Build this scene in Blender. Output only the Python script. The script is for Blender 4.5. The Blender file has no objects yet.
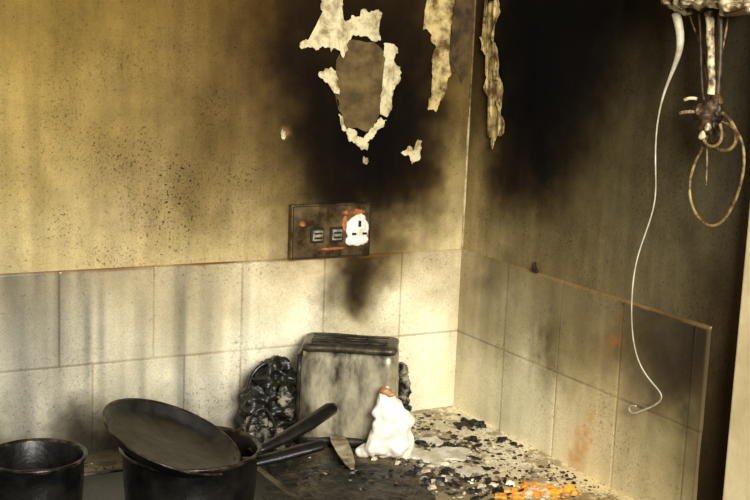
import bpy, bmesh, math, random
import numpy as np
from mathutils import Vector, Matrix, noise, Euler
random.seed(4)
rng=np.random.RandomState(3)
scn=bpy.context.scene
scn.view_settings.view_transform='Standard'
try: scn.view_settings.look='None'
except: pass

# ------------------------------------------------------------ camera
CX,CY,CZ,YAW,PIT,ROL,FPX=-1.20252,-1.84867,0.66169,0.50571,0.17078,0.04104,1242.33
Fv=np.array([math.sin(YAW)*math.cos(PIT),math.cos(YAW)*math.cos(PIT),-math.sin(PIT)])
Rv0=np.array([math.cos(YAW),-math.sin(YAW),0.]); Uv0=np.cross(Rv0,Fv)
Rv=Rv0*math.cos(ROL)+Uv0*math.sin(ROL); Uv=-Rv0*math.sin(ROL)+Uv0*math.cos(ROL)
Cp=np.array([CX,CY,CZ])
cd=bpy.data.cameras.new('camera'); cam=bpy.data.objects.new('camera',cd); scn.collection.objects.link(cam)
cd.sensor_width=36; cd.lens=FPX*36/750; cd.clip_start=.01
M=Matrix(((Rv[0],Uv[0],-Fv[0],CX),(Rv[1],Uv[1],-Fv[1],CY),(Rv[2],Uv[2],-Fv[2],CZ),(0,0,0,1)))
cam.matrix_world=M; scn.camera=cam
# survey helpers: measurements of the reference converted to metres on the room's own planes
def ray(u,v): return Fv+Rv*(u-375)/FPX+Uv*(250-v)/FPX
def SL(u,v,y=0.): d=ray(u,v); q=Cp+(y-Cp[1])/d[1]*d; return (q[0],q[2])
def SR(u,v,x=0.): d=ray(u,v); q=Cp+(x-Cp[0])/d[0]*d; return (q[1],q[2])
def SZ(u,v,z=0.): d=ray(u,v); q=Cp+(z-Cp[2])/d[2]*d; return (q[0],q[1])

H=0.29119; W=0.15; A0=0.12577; B0=0.15248; YE=-0.63

# ------------------------------------------------------------ utils
def lin(c):
    c=np.array(c,dtype=float)/255.
    return np.where(c<=0.04045,c/12.92,((c+0.055)/1.055)**2.4)
def link(o,parent=None):
    scn.collection.objects.link(o)
    if parent: o.parent=parent
    return o
def empty(name,loc=(0,0,0),rot=(0,0,0)):
    e=bpy.data.objects.new(name,None); e.location=loc; e.rotation_euler=rot; e.empty_display_size=.05
    return link(e)
def mat(name,col,rough=.7,metal=0.,var=0.25,scale=30.,col2=None,bump=.2,bscale=80.,spec=.4,coords='Object',lo=.4,hi=.65,stretch=None):
    m=bpy.data.materials.new(name); m.use_nodes=True; nt=m.node_tree; n=nt.nodes; l=nt.links
    b=n['Principled BSDF']; b.inputs['Roughness'].default_value=rough; b.inputs['Metallic'].default_value=metal
    b.inputs['Specular IOR Level'].default_value=spec
    tc=n.new('ShaderNodeTexCoord'); ns=n.new('ShaderNodeTexNoise'); ns.inputs['Scale'].default_value=scale; ns.inputs['Detail'].default_value=8
    ns.inputs['Roughness'].default_value=.65
    if stretch:
        mp=n.new('ShaderNodeMapping'); mp.inputs['Scale'].default_value=stretch; l.new(tc.outputs[coords],mp.inputs['Vector']); l.new(mp.outputs[0],ns.inputs['Vector'])
    else: l.new(tc.outputs[coords],ns.inputs['Vector'])
    r=n.new('ShaderNodeValToRGB'); c=lin(col); c2=lin(col2) if col2 else c*(1-var)
    r.color_ramp.elements[0].position=lo; r.color_ramp.elements[1].position=hi
    r.color_ramp.elements[0].color=(*c2,1); r.color_ramp.elements[1].color=(*c,1)
    l.new(ns.outputs['Fac'],r.inputs['Fac']); l.new(r.outputs['Color'],b.inputs['Base Color'])
    n2=n.new('ShaderNodeTexNoise'); n2.inputs['Scale'].default_value=bscale; n2.inputs['Detail'].default_value=6
    l.new(tc.outputs[coords],n2.inputs['Vector'])
    bp=n.new('ShaderNodeBump'); bp.inputs['Strength'].default_value=bump; bp.inputs['Distance'].default_value=.003
    l.new(n2.outputs['Fac'],bp.inputs['Height']); l.new(bp.outputs['Normal'],b.inputs['Normal'])
    return m
def sooty(name,rough=.85,bump=.25,speck=.75,sscale=220.,streak=0.3,spec=.3,mot=.2,sth=(.30,.40)):
    m=bpy.data.materials.new(name); m.use_nodes=True; nt=m.node_tree; n=nt.nodes; l=nt.links
    b=n['Principled BSDF']; b.inputs['Roughness'].default_value=rough; b.inputs['Specular IOR Level'].default_value=spec
    at=n.new('ShaderNodeAttribute'); at.attribute_name='soot_shade'
    sp=n.new('ShaderNodeAttribute'); sp.attribute_name='speckle'
    geo=n.new('ShaderNodeTexCoord')
    def noi(s,d=6,r=.6,mapping=None):
        q=n.new('ShaderNodeTexNoise'); q.inputs['Scale'].default_value=s; q.inputs['Detail'].default_value=d; q.inputs['Roughness'].default_value=r
        if mapping:
            mp=n.new('ShaderNodeMapping'); mp.inputs['Scale'].default_value=mapping; l.new(geo.outputs['Object'],mp.inputs['Vector']); l.new(mp.outputs[0],q.inputs['Vector'])
        else: l.new(geo.outputs['Object'],q.inputs['Vector'])
        return q.outputs['Fac']
    def rng_(sock,a,bb,c,d):
        q=n.new('ShaderNodeMapRange'); q.inputs[1].default_value=a;q.inputs[2].default_value=bb;q.inputs[3].default_value=c;q.inputs[4].default_value=d
        l.new(sock,q.inputs[0]); return q.outputs[0]
    def mul(a,bq,op='MULTIPLY'):
        q=n.new('ShaderNodeMath'); q.operation=op
        if isinstance(a,float): q.inputs[0].default_value=a
        else: l.new(a,q.inputs[0])
        l.new(bq,q.inputs[1]); return q.outputs[0]
    f=mul(rng_(noi(13,10,.7),.3,.7,1-mot,1+mot), rng_(noi(sscale,3,.6),sth[0],sth[1],1-speck,1.0))
    if streak: f=mul(f,rng_(noi(1,6,.65,(38,38,3.5)),.3,.7,1-streak,1+streak))
    f=mul(f,rng_(noi(420,3,.7),.3,.7,.82,1.15))
    f=mul(f,rng_(noi(95,4,.75),.27,.33,1-speck*.8,1.0))
    dots=rng_(noi(190,2,.5),.385,.345,0.,1.)
    f=mul(f,mul(1.0,mul(dots,sp.outputs['Fac']),'SUBTRACT'))
    dots=rng_(noi(330,2,.5),.40,.36,0.,.7)
    f=mul(f,mul(1.0,mul(dots,sp.outputs['Fac']),'SUBTRACT'))
    vm=n.new('ShaderNodeVectorMath'); vm.operation='SCALE'; l.new(at.outputs['Color'],vm.inputs[0]); l.new(f,vm.inputs['Scale'])
    l.new(vm.outputs[0],b.inputs['Base Color'])
    bp=n.new('ShaderNodeBump'); bp.inputs['Strength'].default_value=bump; bp.inputs['Distance'].default_value=.002
    l.new(noi(160,6,.6),bp.inputs['Height']); l.new(bp.outputs['Normal'],b.inputs['Normal'])
    return m

def vnoise(X,Y,cell,seed):
    r=np.random.RandomState(seed); T=r.rand(256,256)
    x=X/cell+1000;y=Y/cell+1000; xi=np.floor(x).astype(int);yi=np.floor(y).astype(int);fx=x-xi;fy=y-yi
    fx=fx*fx*(3-2*fx);fy=fy*fy*(3-2*fy)
    g=lambda a,b:T[a%256,b%256]
    return ((g(xi,yi)*(1-fx)+g(xi+1,yi)*fx)*(1-fy)+(g(xi,yi+1)*(1-fx)+g(xi+1,yi+1)*fx)*fy)*2-1
def field(anchors,conv,blots=(),streaks=None,stains=0,amt=.42):
    P=np.array([conv(a[0],a[1]) for a in anchors]); C=np.sqrt(lin([a[2] for a in anchors]))
    D=np.linalg.norm(P[:,None]-P[None],axis=2); n=len(P)
    A=np.zeros((n+1,n+1)); A[:n,:n]=-D-np.eye(n)*1e-3; A[:n,n]=1;A[n,:n]=1
    B=np.zeros((n+1,3));B[:n]=C; Wt=np.linalg.solve(A,B)
    lo=C.min(0)*.7; hi=C.max(0)*1.03
    BL=[(np.array(conv(u,v)),su,sv,lin(c),k) for (u,v,su,sv,c,k) in blots]
    def f(S,T,warp=.024):
        dx=warp*(vnoise(S,T,.07,1)+.6*vnoise(S,T,.03,2)+.35*vnoise(S,T,.012,5)); dy=warp*(vnoise(S,T,.07,3)+.6*vnoise(S,T,.03,4)+.35*vnoise(S,T,.012,6))
        Q=np.stack([S+dx,T+dy],1); out=np.zeros((len(Q),3))
        for i in range(0,len(Q),20000):
            q=Q[i:i+20000]; d=np.linalg.norm(q[:,None]-P[None],axis=2); out[i:i+20000]=-d@Wt[:n]+Wt[n]
        out=np.clip(out,lo,hi)**2
        if streaks is not None:
            k=streaks(S,T); s=.5+.5*vnoise(S+0*T,T*.06,.011,31); s2=.5+.5*vnoise(S,T*.12,.025,32); w_=np.clip(1.7*(s*.6+s2*.6)-.5,0,1)*k
            out=out*(1-amt*w_[:,None]*np.array([1.,.98,.92]))
        for (c,su,sv,col,k) in BL:
            r=((Q[:,0]-c[0])/su)**2+((Q[:,1]-c[1])/sv)**2
            n3=.75+.5*vnoise(S,T,.008,41)+.3*vnoise(S,T,.02,42)
            w_=np.clip(np.exp(-r)*n3*k,0,1)[:,None]; out=out*(1-w_)+col*w_
        if stains:
            z=.6*vnoise(S,T,.035,51)+.45*vnoise(S,T,.014,52)+.3*vnoise(S,T,.006,53)
            w_=np.clip((z-.06)/.22,0,1)[:,None]*stains; out=out*(1-w_*np.array([.66,.74,.84]))
        return out
    return f
def gridmesh(name,S,T,pos,colfn,material,flip=False,speckfn=None):
    SS,TT=np.meshgrid(S,T,indexing='ij'); s=SS.ravel();t=TT.ravel()
    V=pos(s,t); nS,nT=len(S),len(T)
    idx=np.arange(nS*nT).reshape(nS,nT)
    a=idx[:-1,:-1].ravel();b=idx[1:,:-1].ravel();c=idx[1:,1:].ravel();d=idx[:-1,1:].ravel()
    F=np.stack([a,d,c,b] if flip else [a,b,c,d],1)
    me=bpy.data.meshes.new(name); me.from_pydata(V.tolist(),[],F.tolist()); 
    col=colfn(s,t); ca=me.color_attributes.new('soot_shade','FLOAT_COLOR','POINT')
    ca.data.foreach_set('color',np.concatenate([col,np.ones((len(col),1))],1).astype(np.float32).ravel())
    if speckfn:
        a2=me.attributes.new('speckle','FLOAT','POINT'); a2.data.foreach_set('value',np.clip(speckfn(s,t),0,1).astype(np.float32))
    for p in me.polygons: p.use_smooth=True
    me.materials.append(material); o=bpy.data.objects.new(name,me); return link(o)

# ------------------------------------------------------------ sooted surface colours, with shading painted into them
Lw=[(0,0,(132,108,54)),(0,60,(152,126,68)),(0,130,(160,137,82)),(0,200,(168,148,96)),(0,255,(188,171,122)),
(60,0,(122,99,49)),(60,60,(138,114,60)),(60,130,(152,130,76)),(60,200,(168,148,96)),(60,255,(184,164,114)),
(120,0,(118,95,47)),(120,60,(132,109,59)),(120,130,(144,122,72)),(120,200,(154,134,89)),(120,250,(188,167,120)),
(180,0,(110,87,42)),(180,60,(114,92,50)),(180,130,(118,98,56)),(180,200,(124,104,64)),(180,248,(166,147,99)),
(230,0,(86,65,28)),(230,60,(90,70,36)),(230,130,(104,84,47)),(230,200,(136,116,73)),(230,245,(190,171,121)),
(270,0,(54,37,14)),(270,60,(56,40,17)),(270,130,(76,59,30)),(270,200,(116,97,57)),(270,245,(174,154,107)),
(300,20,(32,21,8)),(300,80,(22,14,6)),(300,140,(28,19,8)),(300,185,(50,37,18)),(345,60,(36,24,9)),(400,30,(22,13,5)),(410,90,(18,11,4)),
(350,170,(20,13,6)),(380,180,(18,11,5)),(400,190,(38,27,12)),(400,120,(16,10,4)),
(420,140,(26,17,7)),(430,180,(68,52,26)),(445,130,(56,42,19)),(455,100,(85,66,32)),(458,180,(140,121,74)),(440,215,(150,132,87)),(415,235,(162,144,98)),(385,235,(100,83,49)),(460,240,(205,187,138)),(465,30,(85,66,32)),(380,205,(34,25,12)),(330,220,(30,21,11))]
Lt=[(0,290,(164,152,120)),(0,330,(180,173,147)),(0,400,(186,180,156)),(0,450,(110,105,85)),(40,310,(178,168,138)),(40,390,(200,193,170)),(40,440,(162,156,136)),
(80,300,(190,177,142)),(80,350,(202,193,165)),(80,390,(206,198,172)),(85,430,(74,69,56)),(120,300,(180,166,132)),(120,350,(200,190,160)),(120,395,(190,182,156)),  # darkest entry here paints the pan's cast shadow into the tile colour
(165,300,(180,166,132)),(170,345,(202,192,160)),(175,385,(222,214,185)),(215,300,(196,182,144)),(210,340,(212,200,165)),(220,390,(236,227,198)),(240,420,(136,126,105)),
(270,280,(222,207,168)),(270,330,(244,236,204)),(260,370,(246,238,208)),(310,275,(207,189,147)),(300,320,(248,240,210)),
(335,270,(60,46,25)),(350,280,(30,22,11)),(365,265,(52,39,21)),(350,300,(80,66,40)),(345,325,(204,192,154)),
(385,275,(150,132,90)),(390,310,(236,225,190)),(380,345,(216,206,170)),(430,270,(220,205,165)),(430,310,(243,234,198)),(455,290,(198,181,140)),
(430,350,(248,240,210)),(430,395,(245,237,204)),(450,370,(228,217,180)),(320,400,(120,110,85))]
Rw=[(474,0,(78,59,27)),(480,60,(58,43,19)),(478,120,(80,62,31)),(476,180,(140,121,74)),(478,235,(170,150,102)),
(510,10,(12,7,4)),(515,60,(8,5,3)),(515,120,(10,6,4)),(505,170,(44,33,17)),(500,210,(110,93,58)),(505,245,(150,133,91)),
(550,10,(7,4,2)),(550,60,(8,5,3)),(550,120,(11,7,4)),(545,170,(26,19,10)),(545,215,(80,66,39)),(545,250,(114,99,66)),
(585,20,(8,5,3)),(585,80,(16,11,6)),(590,140,(44,35,19)),(590,200,(88,75,47)),(590,255,(124,109,73)),
(625,20,(26,20,10)),(625,80,(52,43,25)),(625,150,(80,69,43)),(625,210,(98,87,58)),(620,275,(120,106,74)),
(670,30,(54,45,27)),(670,100,(74,64,40)),(670,170,(88,78,52)),(670,240,(100,89,62)),(670,295,(98,87,60)),
(720,60,(60,52,35)),(725,130,(66,57,40)),(720,200,(80,71,50)),(715,290,(68,57,36)),(725,350,(60,47,26)),(712,430,(52,41,22)),(705,490,(42,32,18))]
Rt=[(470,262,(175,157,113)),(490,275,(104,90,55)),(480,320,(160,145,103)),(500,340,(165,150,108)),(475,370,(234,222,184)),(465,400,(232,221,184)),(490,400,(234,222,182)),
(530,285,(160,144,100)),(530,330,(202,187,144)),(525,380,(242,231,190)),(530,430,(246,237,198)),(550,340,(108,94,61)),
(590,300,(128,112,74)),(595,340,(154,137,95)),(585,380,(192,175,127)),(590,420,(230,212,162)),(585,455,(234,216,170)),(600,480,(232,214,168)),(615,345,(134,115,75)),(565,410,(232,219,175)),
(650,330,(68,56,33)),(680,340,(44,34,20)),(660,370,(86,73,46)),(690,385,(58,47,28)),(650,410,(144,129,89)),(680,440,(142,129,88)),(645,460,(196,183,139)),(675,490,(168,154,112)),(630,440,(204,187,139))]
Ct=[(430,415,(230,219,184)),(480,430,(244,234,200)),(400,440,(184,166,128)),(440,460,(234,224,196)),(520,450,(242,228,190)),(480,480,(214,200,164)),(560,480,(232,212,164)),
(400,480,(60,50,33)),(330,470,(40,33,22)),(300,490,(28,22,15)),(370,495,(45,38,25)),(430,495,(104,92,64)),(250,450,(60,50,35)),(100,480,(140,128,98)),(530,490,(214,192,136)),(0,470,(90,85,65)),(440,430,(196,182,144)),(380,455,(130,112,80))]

m_plaster=sooty('sooted_plaster',.95,.25,.45,160,.14,.10,.22,(.31,.38))
m_tile=sooty('sooted_shaded_tile',.26,.05,.3,120,.0,.5,.08,(.29,.35))
m_top=sooty('sooted_worktop',.5,.25,.75,110,.0,.35,.22,(.34,.41))

def arr(a,b,step,lo,hi,cs=.15):
    return np.concatenate([np.arange(lo,a,cs),np.arange(a,b,step),np.arange(b,hi+1e-6,cs)]) if lo<a else np.concatenate([np.arange(a,b,step),np.arange(b,hi+1e-6,cs)])
bl_Lw=[(282,140,.012,.012,(170,138,80),.7),(400,20,.02,.05,(30,18,7),.5),(340,190,.05,.012,(16,10,5),.5)]
bl_Rt=[(620,338,.010,.016,(178,98,34),.75),(588,450,.020,.028,(210,140,46),.7),(600,425,.010,.010,(210,150,60),.5),(645,395,.018,.006,(60,48,26),.6),(690,395,.01,.02,(50,40,22),.5),(570,395,.006,.02,(190,150,80),.5),(488,282,.012,.02,(70,56,30),.5),(548,345,.010,.022,(80,66,38),.5),(562,300,.008,.02,(84,70,42),.4)]
bl_Ct=[(470,455,.03,.004,(150,90,40),.4),(540,488,.02,.03,(220,140,40),.7)]
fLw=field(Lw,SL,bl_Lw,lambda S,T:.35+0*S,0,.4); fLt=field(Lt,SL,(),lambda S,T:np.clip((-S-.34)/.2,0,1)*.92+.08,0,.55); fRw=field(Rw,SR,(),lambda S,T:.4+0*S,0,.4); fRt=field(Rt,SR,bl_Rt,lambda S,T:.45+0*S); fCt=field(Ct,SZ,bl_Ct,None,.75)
# walls
def wob(s,t): return (.0012*vnoise(s,t,.09,11)+.0006*vnoise(s,t,.03,12))*np.clip(-s/.03,0,1)
def spk(s,t): 
    a=np.exp(-((s+.56)/.28)**2-((t-.42)/.16)**2)*.9+.22
    return a*(.65+.8*vnoise(s,t,.06,71))*.75
S=arr(-1.05,-.004,.004,-1.95,-.004); S=np.append(S,0.); T=arr(.26,.86,.0035,-.9,1.6)
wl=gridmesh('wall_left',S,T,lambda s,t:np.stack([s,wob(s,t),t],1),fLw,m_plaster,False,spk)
S2=arr(-.95,-.004,.004,-1.4,-.004); S2=np.append(S2,0.); T2=arr(-.06,.9,.004,-.96,1.6)
wr=gridmesh('wall_right',S2,T2,lambda s,t:np.stack([wob(s,t),s,t],1),fRw,m_plaster,True,lambda s,t:.2+.3*vnoise(s,t,.06,72))
for w_ in (wl,wr):
    md=w_.modifiers.new('thick','SOLIDIFY'); md.thickness=.1; md.offset=-1
# tiles
def tileh(s,t,joints,zj,top=H,th=.004):
    dj=np.min(np.abs(s[:,None]-np.array(joints)[None]),axis=1); dz=np.min(np.abs(t[:,None]-np.array(zj)[None]),axis=1)
    d=np.minimum(dj,dz); h=np.clip((d-.0007)/.0025,0,1); h=np.sqrt(1-(1-h)**2)
    return th*(.75+.25*h)*1.0, d
def tiles(name,axis,s0,s1,joints,fc,groutc,lower_joints=None,ledge=(176,118,40),lk=1.):
    S=np.arange(s0,s1+1e-6,.0018); S[-1]=s1
    T=np.concatenate([np.arange(0,H-.004,.0018),[H-.004,H-.002,H-.0008,H]])
    lj=lower_joints or joints; LC=lin(ledge)
    def hh(s,t):
        ha,da=tileh(s,t,joints,[H-W,H-2*W]); hb,db=tileh(s,t,lj,[H-W,H-2*W])
        up=t>H-W; h=np.where(up,ha,hb); d=np.where(up,da,db)
        return h,d
    def pos(s,t):
        h,d=hh(s,t); h=np.where(t>H-.0035,h*np.sqrt(np.clip(1-((t-(H-.0035))/.0035)**2,0,1)),h)
        if axis=='L':
            return np.stack([s,-h,t],1)
        e=np.clip((s-s0)/.004,0,1); h=h*np.sqrt(1-(1-e)**2)
        return np.stack([-h,s,t],1)
    def col(s,t):
        h,d=hh(s,t); c=fc(s,t); k=np.clip(1-(d-.0004)/.0016,0,1)[:,None]*np.clip(.6+.4*vnoise(s,t,.05,61),0,1)[:,None]
        g=c*groutc; c=c*(1-k)+g*k
        e=np.clip((t-(H-.0052+.0015*vnoise(s,t,.02,21)))/.002,0,1)[:,None]*np.clip(.6+.6*vnoise(s,t*0,.08,22),0,1)[:,None]*lk
        c=c*(1-e)+LC*e
        if axis!='L':
            e=np.clip(1-(s-s0-.004)/.003,0,1)[:,None]*.6; c=c*(1-e)+lin((84,68,40))*e
        return c
    return gridmesh(name,S,T,pos,col,m_tile,flip=(axis!='L'),speckfn=lambda s,t:.08+.3*vnoise(s,t,.07,81))
JL=[-A0-i*W for i in range(-0,8)]
LLJ=[-A0-2*W,-A0-2*W-.098]+[-A0-2*W-.098-W*i for i in range(1,6)]+[-A0,-A0-W]
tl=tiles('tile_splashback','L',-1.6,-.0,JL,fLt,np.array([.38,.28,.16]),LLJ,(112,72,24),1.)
JR=[-B0-i*W for i in range(0,4)]
tr=tiles('tile_splashback.001','R',YE,-.0,JR,fRt,np.array([.30,.21,.10]),None,(150,120,72),.7)

# ------------------------------------------------------------ countertop
S=arr(-1.0,-.0,.003,-1.6,-.0); S=np.append(S,0.0)
T=np.arange(-.63,.001,.003); T[-1]=0
ct=gridmesh('kitchen_countertop',S,T,lambda s,t:np.stack([s,t,0*s],1),lambda s,t:fCt(s,t,.03),m_top,False,lambda s,t:.55+.6*vnoise(s,t,.04,91))
md=ct.modifiers.new('thick','SOLIDIFY'); md.thickness=.038; md.offset=-1
def box(bm,c,s,rot=None):
    r=bmesh.ops.create_cube(bm,size=1); m=Matrix.Translation(c)@(rot or Matrix())@Matrix.Diagonal((*s,1)); bmesh.ops.transform(bm,matrix=m,verts=r['verts']); return r['verts']
def meshobj(name,bm,mats,parent=None,smooth=False,bevel=0,sub=0):
    me=bpy.data.meshes.new(name); bm.to_mesh(me); bm.free()
    for m in (mats if isinstance(mats,list) else [mats]): me.materials.append(m)
    if smooth:
        for p in me.polygons: p.use_smooth=True
    o=bpy.data.objects.new(name,me); link(o,parent)
    if bevel:
        b=o.modifiers.new('bev','BEVEL'); b.width=bevel; b.segments=3; b.limit_method='ANGLE'
    if sub:
        b=o.modifiers.new('sub','SUBSURF'); b.levels=sub; b.render_levels=sub
    return o
m_cab=mat('cabinet_scorched',(120,100,60),.6,col2=(60,48,28),scale=6)
m_floor=mat('floor_vinyl_sooty',(90,78,58),.6,col2=(45,38,28),scale=5)
e=empty('base_cabinet')
bm=bmesh.new(); box(bm,(-.8,-.29,-.4645),(1.6,.56,.83)); meshobj('carcass',bm,m_cab,e)
bm=bmesh.new()
for i in range(3): box(bm,(-.27-.53*i,-.58,-.47),(.515,.018,.69))
meshobj('doors',bm,m_cab,e,bevel=.003)
bm=bmesh.new(); box(bm,(-.8,-.26,-.8875),(1.6,.5,.025)); meshobj('plinth',bm,m_cab,e)
bm=bmesh.new(); box(bm,(-1.0,-1.4,-.925),(3.2,3.2,.05)); meshobj('floor',bm,m_floor)
# door casing on right wall
yc,zc=SR(735,350,-.024)
m_case=mat('casing_sooty_paint',(236,220,174),.5,col2=(190,168,120),scale=7,lo=.3,hi=.7)
e=empty('door_1')
bm=bmesh.new(); box(bm,(-.012,yc-.035,.3),(.024,.07,2.4)); meshobj('architrave',bm,m_case,e,bevel=.004)
bm=bmesh.new(); box(bm,(-.008,yc-.29,.3),(.016,.44,2.4)); meshobj('door_leaf',bm,m_case,e,bevel=.002)

# ------------------------------------------------------------ peeling paint
def fract(poly,it=2,amp=.16):
    for k in range(it):
        o=[]
        for i in range(len(poly)):
            a=np.array(poly[i]);b=np.array(poly[(i+1)%len(poly)]); d=b-a; n_=np.array([-d[1],d[0]])
            o.append(tuple(a)); o.append(tuple((a+b)/2+n_*rng.uniform(-amp,amp)))
        poly=o
    return poly
def flake(name,poly,axis,material,parent,off=.003,curl=.008,it=3,th=.0008,amp=.27):
    poly=fract(poly,it,amp)
    bm=bmesh.new(); vs=[bm.verts.new((p[0],0,p[1])) for p in poly]
    f=bm.faces.new(vs); bmesh.ops.triangulate(bm,faces=[f])
    bmesh.ops.subdivide_edges(bm,edges=[e for e in bm.edges if not e.is_boundary],cuts=2,use_grid_fill=True)
    bmesh.ops.triangulate(bm,faces=bm.faces[:])
    for v in bm.verts:
        n1=noise.noise(Vector((v.co.x*22,v.co.z*22,3.1)))+.4*noise.noise(Vector((v.co.x*60,v.co.z*60,1.1)))
        o=off+curl*max(0,n1+.25)*(1.0 if v.is_boundary else .35)
        if axis=='L': v.co=Vector((v.co.x,-o,v.co.z))
        else: v.co=Vector((-o,v.co.x,v.co.z))
    bmesh.ops.recalc_face_normals(bm,faces=bm.faces[:])
    o=meshobj(name,bm,material,parent)
    md=o.modifiers.new('t','SOLIDIFY'); md.thickness=th; md.offset=0
    return o
m_flake=mat('peeling_paint_cream',(210,198,154),.7,col2=(140,120,76),scale=42,lo=.36,hi=.54)
m_flakeB=mat('peeling_paint_stained',(200,176,114),.7,col2=(92,66,30),scale=36,lo=.40,hi=.58)
m_ins=mat('exposed_plaster',(110,90,50),.9,col2=(74,57,28),scale=35)
m_ins2=mat('exposed_plaster_dark',(92,71,37),.9,col2=(52,38,18),scale=35)
polyL=dict(
flake_1=[(319,-3),(340,-3),(341,8),(337,14),(345,22),(351,15),(362,17),(359,10),(376,10),(379,18),(374,24),(378,32),(380,40),(372,41),(364,36),(355,36),(347,40),(345,50),(341,58),(334,48),(330,52),(322,46),(314,50),(300,49),(300,42),(310,38),(322,37),(330,30),(322,20),(326,14)],
flake_1b=[(383,43),(392,44),(397,53),(391,60),(399,67),(398,79),(391,90),(386,102),(391,106),(386,117),(379,114),(382,104),(379,97),(386,80),(388,66),(382,56)],
flake_2=[(318,72),(324,68),(335,71),(337,78),(333,85),(338,94),(334,93),(328,85),(322,80)],
flake_3=[(337,114),(341,116),(345,129),(352,129),(355,137),(362,138),(368,130),(376,122),(380,117),(386,120),(378,129),(371,137),(365,150),(355,145),(347,141),(340,127)],
flake_4=[(400,152),(407,146),(413,150),(416,139),(420,141),(416,153),(418,160),(411,164),(409,157)],
flake_5=[(427,-4),(454,-4),(450,20),(446,40),(445,60),(449,66),(444,85),(441,100),(434,112),(427,110),(430,95),(434,80),(430,60),(433,45),(422,30),(425,15)],
flake_6=[(281,129),(284,132),(283,139),(280,137)],flake_7=[(362,156),(366,158),(365,164),(362,162)])
pins=[(346,40),(372,42),(386,55),(386,78),(380,100),(377,118),(366,132),(345,128),(338,110),(334,92),(338,75),(336,60)]
pb2=[(453,-4),(471,-4),(469,40),(467,75),(461,84),(455,70),(449,60),(451,30)]
e=empty('peeling_paint')
flake('exposed_patch',[SL(*q) for q in pins],'L',m_ins,e,.0018,.0,2,.001,.15)
flake('exposed_patch_2',[SL(*q) for q in pb2],'L',m_ins2,e,.0018,.0,2,.001,.15)
for k,v in polyL.items(): flake(k,[SL(*q) for q in v],'L',m_flakeB if k=='flake_5' else m_flake,e)
pc=[(487,-3),(502,-3),(498,25),(495,40),(500,55),(498,75),(505,90),(502,110),(507,125),(506,135),(496,149),(490,135),(494,115),(490,95),(488,75),(485,50),(486,25)]
e2=empty('peeling_paint.001'); flake('flake_1',[SR(*q) for q in pc],'R',m_flakeB,e2,.004,.010)

# ------------------------------------------------------------ double wall socket
m_plate=mat('scorched_metal_plate',(134,114,76),.38,.65,col2=(60,46,26),scale=26)
m_rustp=mat('rust_burn',(196,114,54),.7,col2=(92,56,28),scale=70)
m_black=mat('char_black',(30,26,20),.6,col2=(12,10,8),scale=40)
m_grey=mat('switch_grey',(180,170,150),.5,col2=(110,100,80),scale=80)
m_white=mat('white_plastic',(240,234,218),.4,col2=(206,190,158),scale=60,lo=.35,hi=.5)
xa,za=SL(292,205,-.014);xb,zb=SL(370,256,-.014)
e=empty('double_wall_socket',((xa+xb)/2,0,(za+zb)/2)); sw=xb-xa; sh=za-zb
bm=bmesh.new(); box(bm,(0,-.007,0),(sw,.014,sh)); meshobj('plate',bm,m_plate,e,bevel=.003)
bm=bmesh.new()
box(bm,(0,-.0143,sh/2-.003),(sw*.98,.0015,.0015)); box(bm,(0,-.0143,-sh/2+.003),(sw*.98,.0015,.0015)); box(bm,(-sw/2+.003,-.0143,0),(.0015,.0015,sh*.95)); box(bm,(sw/2-.003,-.0143,0),(.0015,.0015,sh*.95))
meshobj('plate_edge',bm,m_black,e)
for i,px in enumerate((-.028,.008)):
    bm=bmesh.new(); box(bm,(px*1.0,-.0150,-.006),(.024,.004,.026)); meshobj('switch_surround_%d'%(i+1),bm,m_black,e,bevel=.0015)
    bm=bmesh.new(); box(bm,(px,-.0175,-.006),(.018,.006,.018),Matrix.Rotation(.15,4,'X')); meshobj('rocker_%d'%(i+1),bm,m_grey,e,bevel=.0015)
    bm=bmesh.new(); box(bm,(px,-.0212,-.002),(.014,.002,.003),Matrix.Rotation(.15,4,'X')); box(bm,(px,-.0202,-.010),(.014,.002,.003),Matrix.Rotation(.15,4,'X')); meshobj('rocker_mark_%d'%(i+1),bm,m_black,e)
def lump(name,blobs,material,parent=None,vox=.004,disp=.003,dscale=40,smooth=True,seed=0,iters=3,ridge=False,zfloor=None):
    bm=bmesh.new()
    for (c,r) in blobs:
        r3=r if isinstance(r,tuple) else (r,r,r)
        q=bmesh.ops.create_icosphere(bm,subdivisions=3,radius=1); bmesh.ops.transform(bm,matrix=Matrix.Translation(c)@Matrix.Diagonal((*r3,1)),verts=q['verts'])
    o=meshobj(name,bm,material,parent)
    md=o.modifiers.new('r','REMESH'); md.mode='VOXEL'; md.voxel_size=vox; md.use_smooth_shade=smooth
    dg=bpy.context.evaluated_depsgraph_get(); me=bpy.data.meshes.new_from_object(o.evaluated_get(dg)); o.modifiers.clear()
    bm=bmesh.new(); bm.from_mesh(me)
    for k in range(iters): bmesh.ops.smooth_vert(bm,verts=bm.verts[:],factor=.5,use_axis_x=True,use_axis_y=True,use_axis_z=True)
    bm.normal_update()
    for v in bm.verts:
        p=v.co*dscale+Vector((seed,seed*2,0)); n1=noise.noise(p)+.5*noise.noise(p*2.3)
        if ridge: n1=1-2.6*abs(noise.noise(p))+ .5*(1-2*abs(noise.noise(p*2.1)))-.4
        v.co=v.co+v.normal*disp*n1
        if zfloor is not None: v.co.z=max(v.co.z,zfloor)
    bm.to_mesh(me); bm.free(); me.materials.clear(); me.materials.append(material)
    for p in me.polygons: p.use_smooth=smooth
    o.data=me; return o
lump('melted_face',[((.047,-.016,.003),(.022,.006,.022)),((.050,-.016,-.017),(.019,.006,.010)),((.036,-.016,-.018),(.012,.005,.008)),((.050,-.016,.018),(.012,.006,.010))],m_white,e,.0015,.002,90)
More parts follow.
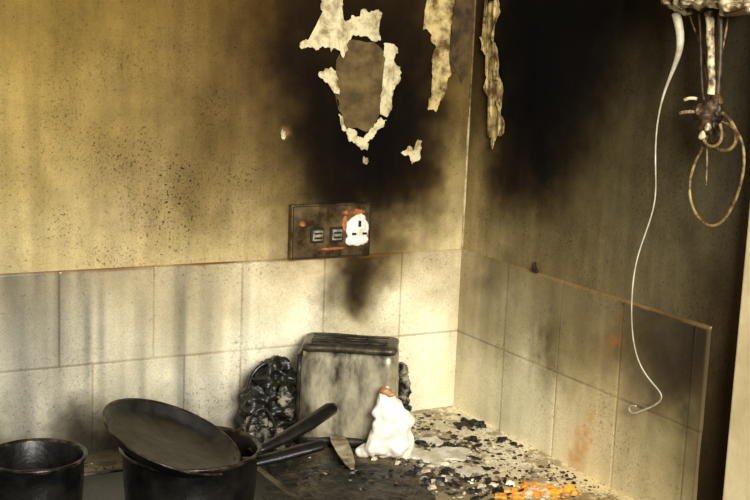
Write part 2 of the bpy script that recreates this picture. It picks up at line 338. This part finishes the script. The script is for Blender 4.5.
bm=bmesh.new(); box(bm,(.048,-.0225,.012),(.004,.004,.010)); box(bm,(.038,-.0225,-.005),(.007,.004,.0035)); box(bm,(.058,-.0225,-.005),(.007,.004,.0035)); meshobj('pin_slots',bm,m_black,e)
lump('rust_scorch',[((.040,-.0139,.031),(.026,.0012,.006)),((.024,-.0139,.012),(.006,.0012,.016)),((-.055,-.0139,.014),(.007,.0012,.006)),((.066,-.0139,-.005),(.006,.0012,.018)),((.0,-.0139,-.03),(.03,.0012,.003))],m_rustp,e,.0012,.001,120)

# ------------------------------------------------------------ lathe & pans
m_pan=mat('charred_pan',(34,31,26),.38,.3,col2=(12,11,10),scale=30,bump=.35,bscale=90)
m_panin=mat('charred_pan_inside',(52,51,45),.36,.2,col2=(24,23,20),scale=16,bump=.3,bscale=60)
m_rim=mat('pan_rim_worn',(96,88,68),.35,.5,col2=(22,20,16),scale=50,lo=.45,hi=.7)
def lathe(name,prof,material,parent,seg=96,mats=None,mi=None):
    bm=bmesh.new(); rings=[]
    for (r,z) in prof:
        if r<1e-6: rings.append([bm.verts.new((0,0,z))])
        else: rings.append([bm.verts.new((r*math.cos(2*math.pi*i/seg),r*math.sin(2*math.pi*i/seg),z)) for i in range(seg)])
    for k in range(len(rings)-1):
        a,b=rings[k],rings[k+1]
        for i in range(seg):
            j=(i+1)%seg
            if len(a)==1 and len(b)==1: continue
            if len(a)==1: f=bm.faces.new((a[0],b[i],b[j]))
            elif len(b)==1: f=bm.faces.new((a[i],a[j],b[0]))
            else: f=bm.faces.new((a[i],a[j],b[j],b[i]))
            if mi: f.material_index=mi[k]
    bmesh.ops.recalc_face_normals(bm,faces=bm.faces[:])
    return meshobj(name,bm,mats or material,parent,smooth=True)
def tube(name,pts,material,parent,bev=None):
    bm=bmesh.new(); rings=[]; n_=14
    for i,p in enumerate(pts):
        a=Vector(pts[max(i-1,0)][:3]); b=Vector(pts[min(i+1,len(pts)-1)][:3]); d=(b-a).normalized()
        s=d.cross(Vector((0,0,1))).normalized(); u=s.cross(d)
        rings.append([bm.verts.new(Vector(p[:3])+s*p[3]*math.cos(2*math.pi*k/n_)+u*p[4]*math.sin(2*math.pi*k/n_)) for k in range(n_)])
    for a,b in zip(rings,rings[1:]):
        for k in range(n_): bm.faces.new((a[k],a[(k+1)%n_],b[(k+1)%n_],b[k]))
    bm.faces.new(rings[0]); bm.faces.new(rings[-1]); bmesh.ops.recalc_face_normals(bm,faces=bm.faces[:])
    return meshobj(name,bm,material,parent,smooth=True)
def saucepan(name,loc,r,h,handle=None,rot=(0,0,0)):
    e=empty(name,loc,rot); t=.0025
    prof=[(0,.0),(r*.84,0),(r*.90,.003),(r*.95,.012),(r*.985,h*.5),(r,h-.006),(r+.004,h-.003),(r+.0045,h),(r+.001,h+.001),(r-t,h-.003),(r-t-.001,h*.5),(r*.9,.014),(r*.84,.006),(0,.005)]
    mi=[0,0,0,0,0,1,1,1,1,0,2,2,2]
    lathe('body',prof,None,e,mats=[m_pan,m_rim,m_panin],mi=mi)
    if handle: tube('handle',handle,m_pan,e)
    return e
ZH=.006
sp=saucepan('saucepan',(-.620,-.296,ZH),.093,.088,[(.088,.0,.068,.010,.005),(.115,.004,.071,.009,.006),(.145,.010,.078,.012,.008),(.19,.024,.090,.014,.009),(.235,.040,.104,.013,.009),(.243,.043,.107,.007,.005)])
sp2=saucepan('saucepan.001',(-.819,-.240,ZH),.064,.084,[(-.055,-.02,.066,.008,.005),(-.10,-.035,.07,.01,.007),(-.18,-.06,.08,.01,.007)])
fp=empty('frying_pan',(-.649,-.302,.114),(math.radians(6),math.radians(20),math.radians(-20)))
R_=.098; 
prof=[(0,-.017),(R_*.80,-.017),(R_*.87,-.015),(R_*.97,-.003),(R_+.002,0),(R_+.001,.0022),(R_-.003,.001),(R_*.90,-.0095),(R_*.82,-.0125),(R_*.4,-.013),(0,-.0128)]
lathe('pan_body',prof,None,fp,mats=[m_pan,m_rim,m_panin],mi=[0,0,0,1,1,1,2,2,2,2])
tube('handle',[(.092,.0,-.006,.011,.004),(.12,.004,.001,.010,.006),(.15,.010,.018,.011,.007),(.178,.016,.036,.012,.007),(.200,.019,.050,.011,.006),(.206,.020,.054,.006,.004)],m_pan,fp)

m_glass=mat('hob_glass_sooty',(42,38,30),.35,col2=(20,18,14),scale=12,spec=.6)
e=empty('hob')
bm=bmesh.new(); box(bm,(-.755,-.35,.003),(.56,.46,.0055)); meshobj('glass',bm,m_glass,e,bevel=.002)
bm=bmesh.new(); 
box(bm,(-.755,-.1175,.004),(.576,.010,.009)); box(bm,(-.755,-.5825,.004),(.576,.010,.009)); box(bm,(-.472,-.35,.004),(.010,.455,.009)); box(bm,(-1.038,-.35,.004),(.010,.455,.009))
m_steel=mat('steel_trim_stained',(130,118,90),.5,.5,col2=(50,42,28),scale=30); meshobj('steel_trim',bm,m_steel,e,bevel=.002)

# ------------------------------------------------------------ toaster: closed rounded metal shell, two narrow slots
m_toast=mat('toaster_steel_scorched',(190,180,150),.33,.35,col2=(52,45,31),scale=15,bump=.15,bscale=25,lo=.36,hi=.60,stretch=(1.3,1.3,.55))
m_toasttop=mat('toaster_top_sooted',(104,95,74),.36,.5,col2=(34,29,21),scale=26)
m_toastd=mat('toaster_charred_trim',(60,54,41),.36,.5,col2=(20,17,12),scale=30)
te=empty('toaster',(-.274,-.102,0),(0,0,math.radians(-32)))
tw,td,th=.168,.094,.170
def shell(name,prof,seglen,material,parent,warp=0.):
    """rounded-rectangle rings lofted up z. prof=[(z,halfw,halfd,cornerR)]"""
    bm=bmesh.new(); rings=[]
    for (z,hw,hd,cr_) in prof:
        ring=[]
        for (sx,sy,a0) in ((1,-1,-90),(1,1,0),(-1,1,90),(-1,-1,180)):
            for k in range(7):
                a=math.radians(a0+90*k/6); ring.append((sx*(hw-cr_)+cr_*math.cos(a),sy*(hd-cr_)+cr_*math.sin(a)))
        # densify straight runs
        dense=[]
        for i in range(len(ring)):
            a=ring[i]; b=ring[(i+1)%len(ring)]; m_=8 if math.hypot(b[0]-a[0],b[1]-a[1])>.02 else 1
            for k in range(m_): dense.append((a[0]+(b[0]-a[0])*k/m_,a[1]+(b[1]-a[1])*k/m_))
        rings.append([bm.verts.new((x,y,z)) for x,y in dense])
    for a,b in zip(rings,rings[1:]):
        for k in range(len(a)): bm.faces.new((a[k],a[(k+1)%len(a)],b[(k+1)%len(a)],b[k]))
    bm.faces.new(rings[0][::-1]); bm.faces.new(rings[-1])
    if warp:
        for v in bm.verts:
            w_=noise.noise_vector(v.co*15)*warp; v.co+=Vector((w_.x,w_.y,w_.z*.6))
            v.co.z=max(v.co.z,.002)
    bmesh.ops.recalc_face_normals(bm,faces=bm.faces[:])
    return meshobj(name,bm,material,parent,smooth=True)
hw,hd=tw/2,td/2
pr=[(.010,hw-.002,hd-.002,.016)]+[(.016+.0115*i,hw-.0004*i,hd-.0003*i,.018) for i in range(12)]
pr+=[(.150,hw-.006,hd-.005,.018),(.156,hw-.008,hd-.007,.017),(.161,hw-.012,hd-.011,.014)]
shell('steel_shell',pr,.01,m_toast,te,.006)
shell('base',[(.002,hw+.001,hd+.001,.018),(.008,hw+.003,hd+.003,.019),(.015,hw+.002,hd+.002,.018),(.018,hw-.002,hd-.002,.016)],.01,m_toastd,te)
shell('top_cap',[(.158,hw-.007,hd-.006,.014),(.164,hw-.006,hd-.005,.014),(.168,hw-.008,hd-.007,.013),(.170,hw-.012,hd-.011,.011)],.01,m_toasttop,te,.003)
bm=bmesh.new()
for y in (-.015,.017):
    box(bm,(0,y,.1695),(tw*.72,.011,.003))
meshobj('slots',bm,m_black,te,bevel=.001)
bm=bmesh.new()
for y in (-.0225,-.0075,.0095,.0245): box(bm,(0,y,.1705),(tw*.74,.0022,.0026))
meshobj('slot_lips',bm,m_rim,te,bevel=.0008)
bm=bmesh.new(); box(bm,(-hw-.006,0,.105),(.014,.024,.008)); box(bm,(-hw-.001,0,.08),(.003,.006,.08)); meshobj('lever',bm,m_toastd,te,bevel=.002)
bm=bmesh.new()
for x in (-.06,.06):
    for y in (-.032,.032): box(bm,(x,y,.001),(.014,.014,.002))
meshobj('feet',bm,m_toastd,te,bevel=.0005)
shell('end_band',[(.014,.004,hd-.004,.003),(.06,.004,hd-.006,.003),(.12,.004,hd-.008,.003),(.150,.004,hd-.012,.003)],.01,m_toastd,te).location=(-hw+.0045,0,0)

# curve helper
def curve(name,pts,r,material,parent=None,radii=None):
    c=bpy.data.curves.new(name,'CURVE'); c.dimensions='3D'; c.bevel_depth=r; c.bevel_resolution=4; c.use_fill_caps=True
    s=c.splines.new('NURBS'); s.points.add(len(pts)-1); s.use_endpoint_u=True; s.order_u=4; s.resolution_u=10
    for i,p in enumerate(pts): s.points[i].co=(*p,1); s.points[i].radius=radii[i] if radii else 1
    c.materials.append(material); o=bpy.data.objects.new(name,c); return link(o,parent)
# silicone bead in the corner
m_bead=mat('corner_sealant',(214,198,150),.6,col2=(120,98,56),scale=22)
bm=bmesh.new(); zs=np.linspace(H,.95,40)
rings=[]
for z in zs:
    r=.0028+.0008*noise.noise(Vector((0,0,z*60))); rings.append([bm.verts.new((-r*math.cos(a),-r*math.sin(a),z)) for a in np.linspace(0,math.pi/2,6)])
for a,b in zip(rings,rings[1:]):
    for k in range(5): 
        f=bm.faces.new((a[k],a[k+1],b[k+1],b[k])); f.material_index=1 if a[0].co.z>.52+.02*random.random() else 0
m_bead2=mat('corner_sealant_sooted',(120,98,56),.7,col2=(60,44,22),scale=30)
meshobj('trim_1',bm,[m_bead,m_bead2],smooth=True)

# melted black plastic kettle by toaster
m_melt=mat('melted_black_plastic',(40,37,29),.36,col2=(9,8,6),scale=34,spec=.5,bump=.7,bscale=70)
m_ash=mat('grey_ash_film',(150,142,120),.5,col2=(26,23,18),scale=40,lo=.46,hi=.58)
mb=empty('melted_kettle',(-.408,-.078,0))
lump('body',[((0,0,.035),(.040,.030,.036)),((-.002,0,.07),(.032,.026,.034)),((.010,.004,.100),(.028,.022,.030)),((.018,.004,.115),(.020,.018,.020)),((-.030,.0,.016),(.020,.022,.016)),((.022,.0,.04),(.016,.024,.04))],m_melt,mb,.0026,.014,44,True,7,1,True,.0006)
lump('film',[((-.026,-.012,.03),(.012,.016,.026)),((.0,-.022,.02),(.018,.014,.018)),((.020,-.020,.075),(.006,.012,.03))],m_ash,mb,.0026,.012,70,True,3,1,True,.0006)
curve('melted_handle',[(-.03,.01,.08),(-.032,.01,.108),(-.014,.01,.134),(.012,.008,.138),(.03,.004,.122),(.034,0,.10)],.0038,m_melt,mb)
curve('flex',[(-.045,-.02,.004),(-.05,-.03,.05),(-.03,-.034,.085),(-.005,-.036,.06),(.0,-.04,.02),(-.02,-.05,.004),(-.045,-.05,.004)],.0022,m_melt,mb)
x,y=SZ(402,428); mf=empty('melted_foil',(x,y,0))
lump('sheet',[((.016,.026,.02),(.010,.012,.025)),((.015,.026,.055),(.008,.012,.03)),((.011,.028,.09),(.006,.010,.02))],m_ash,mf,.003,.006,50,True,9,1,True,.0006)

# white melted lump
m_wl=mat('melted_white_plastic',(244,238,224),.45,col2=(222,208,180),scale=40,lo=.3,hi=.55)
x,y=SZ(385,457); wlm=empty('melted_plastic_lump',(x,y,0))
ca,sa=math.cos(-YAW),math.sin(-YAW)
def cr(a,b,c): return (a*ca-b*sa,a*sa+b*ca,c*1.12)
lump('body',[(cr(0,0,.020),(.036,.018,.026)),(cr(.022,0,.022),(.024,.016,.028)),(cr(-.032,0,.008),(.016,.013,.011)),(cr(.008,0,.045),(.033,.018,.032)),(cr(.004,0,.068),(.027,.016,.024)),(cr(-.002,0,.085),(.018,.012,.015)),(cr(.026,0,.045),(.016,.012,.032)),(cr(-.004,0,.096),(.010,.009,.009))],m_wl,wlm,.0022,.008,34,True,2,1,False,.0006)
lump('scorched_tip',[(cr(-.004,-.004,.099),(.010,.008,.006)),(cr(.006,-.008,.094),(.007,.006,.004))],mat('scorched_plastic',(206,160,108),.6,col2=(150,100,56),scale=60),wlm,.0015,.0025,90)

# spatula blade
m_blade=mat('blade_stained',(214,204,172),.35,.3,col2=(110,96,64),scale=30)
x1,y1=SZ(352,477);x2,y2=SZ(336,447)
bm=bmesh.new(); d=Vector((x2-x1,y2-y1,0)); L=d.length; d.normalize(); s=Vector((-d.y,d.x,0))
prof=[(0,.003),(.02,.008),(L*.45,.012),(L*.8,.014),(L*.95,.012)]
up=[bm.verts.new(Vector((x1,y1,.012+t*.05))+d*t+s*w_) for t,w_ in prof]; dn=[bm.verts.new(Vector((x1,y1,.012+t*.05))+d*t-s*w_) for t,w_ in prof]
for i in range(len(prof)-1): bm.faces.new((up[i],up[i+1],dn[i+1],dn[i]))
o=meshobj('spatula',bm,m_blade); md=o.modifiers.new('s','SOLIDIFY'); md.thickness=.002

def slab(name,poly,z0,th_,material,amp=.15,nz=.004,parent=None,it=3,cuts=5):
    poly=fract(poly,it,amp); bm=bmesh.new(); vs=[bm.verts.new((p[0],p[1],z0)) for p in poly]
    f=bm.faces.new(vs); r=bmesh.ops.extrude_face_region(bm,geom=[f]); tv=[v for v in r['geom'] if isinstance(v,bmesh.types.BMVert)]
    for v in tv: v.co.z+=th_
    tf=[q for q in r['geom'] if isinstance(q,bmesh.types.BMFace)]; bmesh.ops.triangulate(bm,faces=tf)
    es=[e for e in bm.edges if all(v.co.z>z0+th_*.5 for v in e.verts)]
    bmesh.ops.subdivide_edges(bm,edges=es,cuts=cuts,use_grid_fill=True); bmesh.ops.triangulate(bm,faces=bm.faces[:])
    for v in bm.verts:
        if v.co.z>z0+th_*.5: v.co.z+=nz*(noise.noise(v.co*30)+.5*noise.noise(v.co*90))
    bmesh.ops.recalc_face_normals(bm,faces=bm.faces[:])
    return meshobj(name,bm,material,parent)
m_char=mat('charred_wood',(84,73,50),.5,col2=(8,6,4),scale=38,bump=1.,bscale=90,lo=.47,hi=.74)
slab('charred_chopping_board',[SZ(*q) for q in [(268,466),(330,460),(360,466),(395,472),(416,486),(436,505),(300,540),(262,500)]],.0005,.006,m_char,.12,.003,None,3,8)
m_shard=mat('ceramic_shard',(238,234,220),.4,col2=(190,180,150),scale=40)
se=empty('broken_plate')
slab('shard_1',[SZ(*q,.004) for q in [(393,449),(408,446),(430,452),(447,447),(472,451),(463,460),(446,458),(438,466),(420,458),(402,457)]],.0012,.003,m_shard,.2,.002,se,3,2)
slab('shard_2',[SZ(*q,.004) for q in [(318,430),(352,432),(356,437),(330,438),(316,435)]],.0012,.003,m_shard,.12,.001,se,2,2)
slab('shard_3',[SZ(*q,.004) for q in [(418,438),(436,436),(444,441),(430,445)]],.0012,.003,m_shard,.2,.001,se,3,2)
slab('shard_4',[SZ(*q,.004) for q in [(455,470),(480,466),(486,472),(462,477)]],.0012,.002,m_shard,.2,.001,se,3,2)

# debris
m_debw=mat('ash_pale',(240,232,208),.8,col2=(176,162,126),scale=60)
m_debg=mat('ash_grey',(160,154,134),.8,col2=(90,82,66),scale=60)
m_debb=mat('scorched_brown',(100,72,36),.8,col2=(44,31,16),scale=60)
m_debo=mat('burnt_orange',(250,176,52),.6,col2=(232,140,34),scale=60)
bm=bmesh.new()
def chip(x,y,s,mi,flat=.35,zb=0.):
    n_=random.randint(5,9); a0=random.random()*6.28; asp=random.uniform(.35,1.); h=s*flat*random.uniform(.4,1.1)+.0004
    ring=[]; 
    for k in range(n_):
        a=6.28*k/n_; r=s*random.uniform(.45,1.25); px,py=r*math.cos(a),r*asp*math.sin(a)
        ring.append((x+px*math.cos(a0)-py*math.sin(a0),y+px*math.sin(a0)+py*math.cos(a0)))
    lo_=[bm.verts.new((p[0],p[1],.0002+zb)) for p in ring]
    hi_=[bm.verts.new((x+(p[0]-x)*.8,y+(p[1]-y)*.8,zb+h*random.uniform(.3,1.3)+.0003)) for p in ring]
    c=bm.verts.new((x+random.uniform(-.3,.3)*s,y+random.uniform(-.3,.3)*s,zb+h*random.uniform(.6,1.6)+.0004))
    for k in range(n_):
        j=(k+1)%n_
        for f in (bm.faces.new((lo_[k],lo_[j],hi_[j],hi_[k])),bm.faces.new((hi_[k],hi_[j],c))): f.material_index=mi
def clus(u,v,su,sv,n_,smin,smax,mix,fl=(.15,.5),zb=0.):
    for i in range(n_):
        x,y=SZ(random.gauss(u,su),random.gauss(v,sv))
        if x>-.02 or y>-.02 or y<-.61: continue
        tl_=Matrix.Rotation(math.radians(32),4,'Z')@Vector((x+.274,y+.102,0))
        if abs(tl_.x)<.10 and abs(tl_.y)<.062: continue
        chip(x,y,smin+(smax-smin)*random.random()**2,random.choice(mix),random.uniform(*fl),zb)
clus(474,423,9,3.0,70,.004,.014,[0,0,0,2])
clus(494,420,6,2.0,22,.004,.010,[0,0,2])
clus(455,446,13,4,80,.002,.012,[0,0,2])
clus(448,409,14,1.5,28,.002,.008,[0,1,0])
clus(480,450,50,12,300,.001,.007,[0,0,1,1,2,4])
clus(510,440,8,3,26,.003,.011,[0,4,2,0])
clus(420,425,16,6,70,.0015,.008,[0,2,1,4,0])
clus(415,457,28,9,130,.0015,.010,[0,2,0,1,4,1])
clus(540,470,35,12,170,.001,.006,[0,1,2,0,4])
clus(536,492,17,3.6,130,.004,.012,[3,3,3,3,3,1])
clus(575,480,16,6,40,.002,.007,[2,1,0])
clus(448,480,28,8,220,.002,.012,[0,0,2,4,1])
clus(490,490,20,6,80,.002,.012,[0,0,4,0,1])
clus(345,482,35,8,60,.002,.007,[0,0,2,4,0],(.15,.5),.0075)
clus(100,472,10,5,20,.002,.005,[0,2,1])
meshobj('burnt_debris',bm,[m_black,m_debw,m_debb,m_debo,m_debg])
sc=empty('charred_scrap',(-.006,SR(538,262)[0],H+.005))
lump('crumb',[((0,0,0),(.005,.005,.005)),((.001,.001,.007),(.003,.003,.006)),((0,-.006,-.002),(.003,.004,.003))],m_black,sc,.0012,.002,120)

# ------------------------------------------------------------ cords and fitting (on right wall, upper right)
m_cordw=mat('cord_white',(214,208,186),.5,col2=(160,148,118),scale=30)
m_cabt=mat('cable_tan',(168,142,88),.6,col2=(66,47,21),scale=60)
m_fit=mat('fitting_scorched_cream',(214,198,154),.6,col2=(74,52,26),scale=44,lo=.44,hi=.58)
m_fitd=mat('fitting_charred',(90,68,38),.5,col2=(24,16,9),scale=50)
def P3(u,v,x): y,z=SR(u,v,x); return (x,y,z)
cp=[(676,14),(683,38),(677,62),(664,90),(656,125),(655,165),(657,200),(646,232),(635,262),(631,300),(632,340),(640,368),(654,385),(665,397),(655,406),(640,411),(630,416),(627,404),(636,406)]
xs=[-.045,-.045,-.042,-.04,-.038,-.036,-.034,-.03,-.028,-.026,-.024,-.022,-.018,-.016,-.015,-.015,-.015,-.015,-.015]
curve('hanging_cord',[P3(u,v,x) for (u,v),x in zip(cp,xs)],.0010,m_cordw,None,[6,6,3,1.6]+[1]*10+[1.3,1.6,1.6,1.4,1.2])
fe=empty('burnt_wall_light')
y0,z0=SR(706,7,-.05)
bm=bmesh.new(); box(bm,(-.04,y0,z0+.035),(.09,.15,.05)); 
meshobj('housing',bm,m_fitd,fe,bevel=.006)
lump('melted_diffuser',[((-.05,y0+.05,z0+.005),(.03,.018,.010)),((-.055,y0+.01,z0+.007),(.03,.03,.008)),((-.05,y0-.045,z0+.006),(.03,.035,.010))],m_fit,fe,.0025,.008,60,True,5,2)
kn=[(709,12),(711,26),(709,38),(712,52),(710,66),(713,80),(711,94)]
curve('conduit',[P3(u,v,-.04) for u,v in kn],.0046,m_fit,fe,[1.4,1,1.3,.9,1.2,.9,1.2])
curve('conduit_dark',[P3(720,14,-.036),P3(722,45,-.036),P3(719,75,-.036),P3(717,105,-.036)],.0034,m_fitd,fe)
curve('wire_thin',[P3(699,14,-.036),P3(702,45,-.036),P3(700,75,-.036),P3(704,100,-.036)],.0018,m_fitd,fe)
curve('wire_thin_2',[P3(690,16,-.03),P3(694,30,-.03),P3(706,48,-.03),P3(704,70,-.03),P3(712,100,-.03)],.0014,m_cabt,fe)
curve('wire_thin_3',[P3(728,14,-.03),P3(726,40,-.03),P3(716,60,-.03),P3(722,85,-.03),P3(714,112,-.03)],.0014,m_cabt,fe)
curve('bracket',[P3(722,12,-.05),P3(736,14,-.05),P3(752,10,-.05)],.005,m_fit,fe)
x,y,z=P3(708,112,-.04)
lump('plug',[((x,y,z),(.014,.022,.014)),((x,y+.018,z-.002),(.010,.014,.009)),((x,y-.004,z-.018),(.010,.016,.012)),((x,y-.020,z-.028),(.008,.011,.011)),((x,y-.014,z+.014),(.008,.011,.009))],m_fitd,fe,.0025,.006,80,True,6,2)
lump('plug_cream_part',[((x-.012,y+.006,z+.002),(.005,.007,.005)),((x-.012,y-.014,z-.018),(.005,.007,.006)),((x-.012,y-.006,z-.030),(.004,.006,.005))],m_fit,fe,.002,.004,90,True,6,2)
curve('plug_pin_1',[P3(697,99,-.05),P3(690,97,-.055),P3(684,100,-.06)],.0022,m_fit,fe)
curve('plug_pin_2',[P3(697,112,-.05),P3(690,111,-.055),P3(680,113,-.06)],.0022,m_fit,fe)
curve('cable_loop',[P3(u,v,-.04) for u,v in [(716,120),(706,142),(692,165),(688,192),(694,214),(708,228),(722,224),(734,205),(742,182),(745,158),(742,138),(734,126),(722,122)]],.0019,m_cabt,fe)
curve('cable_loop_2',[P3(u,v,-.035) for u,v in [(712,105),(722,112),(733,122),(738,138),(733,150),(720,152),(710,145)]],.0026,m_cabt,fe)
curve('cable_loop_3',[P3(u,v,-.045) for u,v in [(704,122),(700,134),(706,146),(716,148),(724,138),(720,124)]],.0022,m_cabt,fe)
curve('cable_tail',[P3(u,v,-.035) for u,v in [(706,130),(708,155),(706,185)]],.0012,m_cabt,fe)

# ------------------------------------------------------------ light
def area(name,loc,target,size,power,col):
    l=bpy.data.lights.new(name,'AREA'); l.shape='RECTANGLE'; l.size=size[0]; l.size_y=size[1]; l.energy=power; l.color=col
    o=bpy.data.objects.new(name,l); o.location=loc; o.rotation_euler=(Vector(target)-Vector(loc)).to_track_quat('-Z','Y').to_euler(); link(o); return o
area('window_light',(-.95,-2.7,1.15),(-.35,-.1,.2),(.7,.7),106,(1,.975,.91))
wd=bpy.data.worlds.new('world'); scn.world=wd; wd.use_nodes=True; bg=wd.node_tree.nodes['Background']; bg.inputs[0].default_value=(1,.97,.9,1); bg.inputs[1].default_value=.42
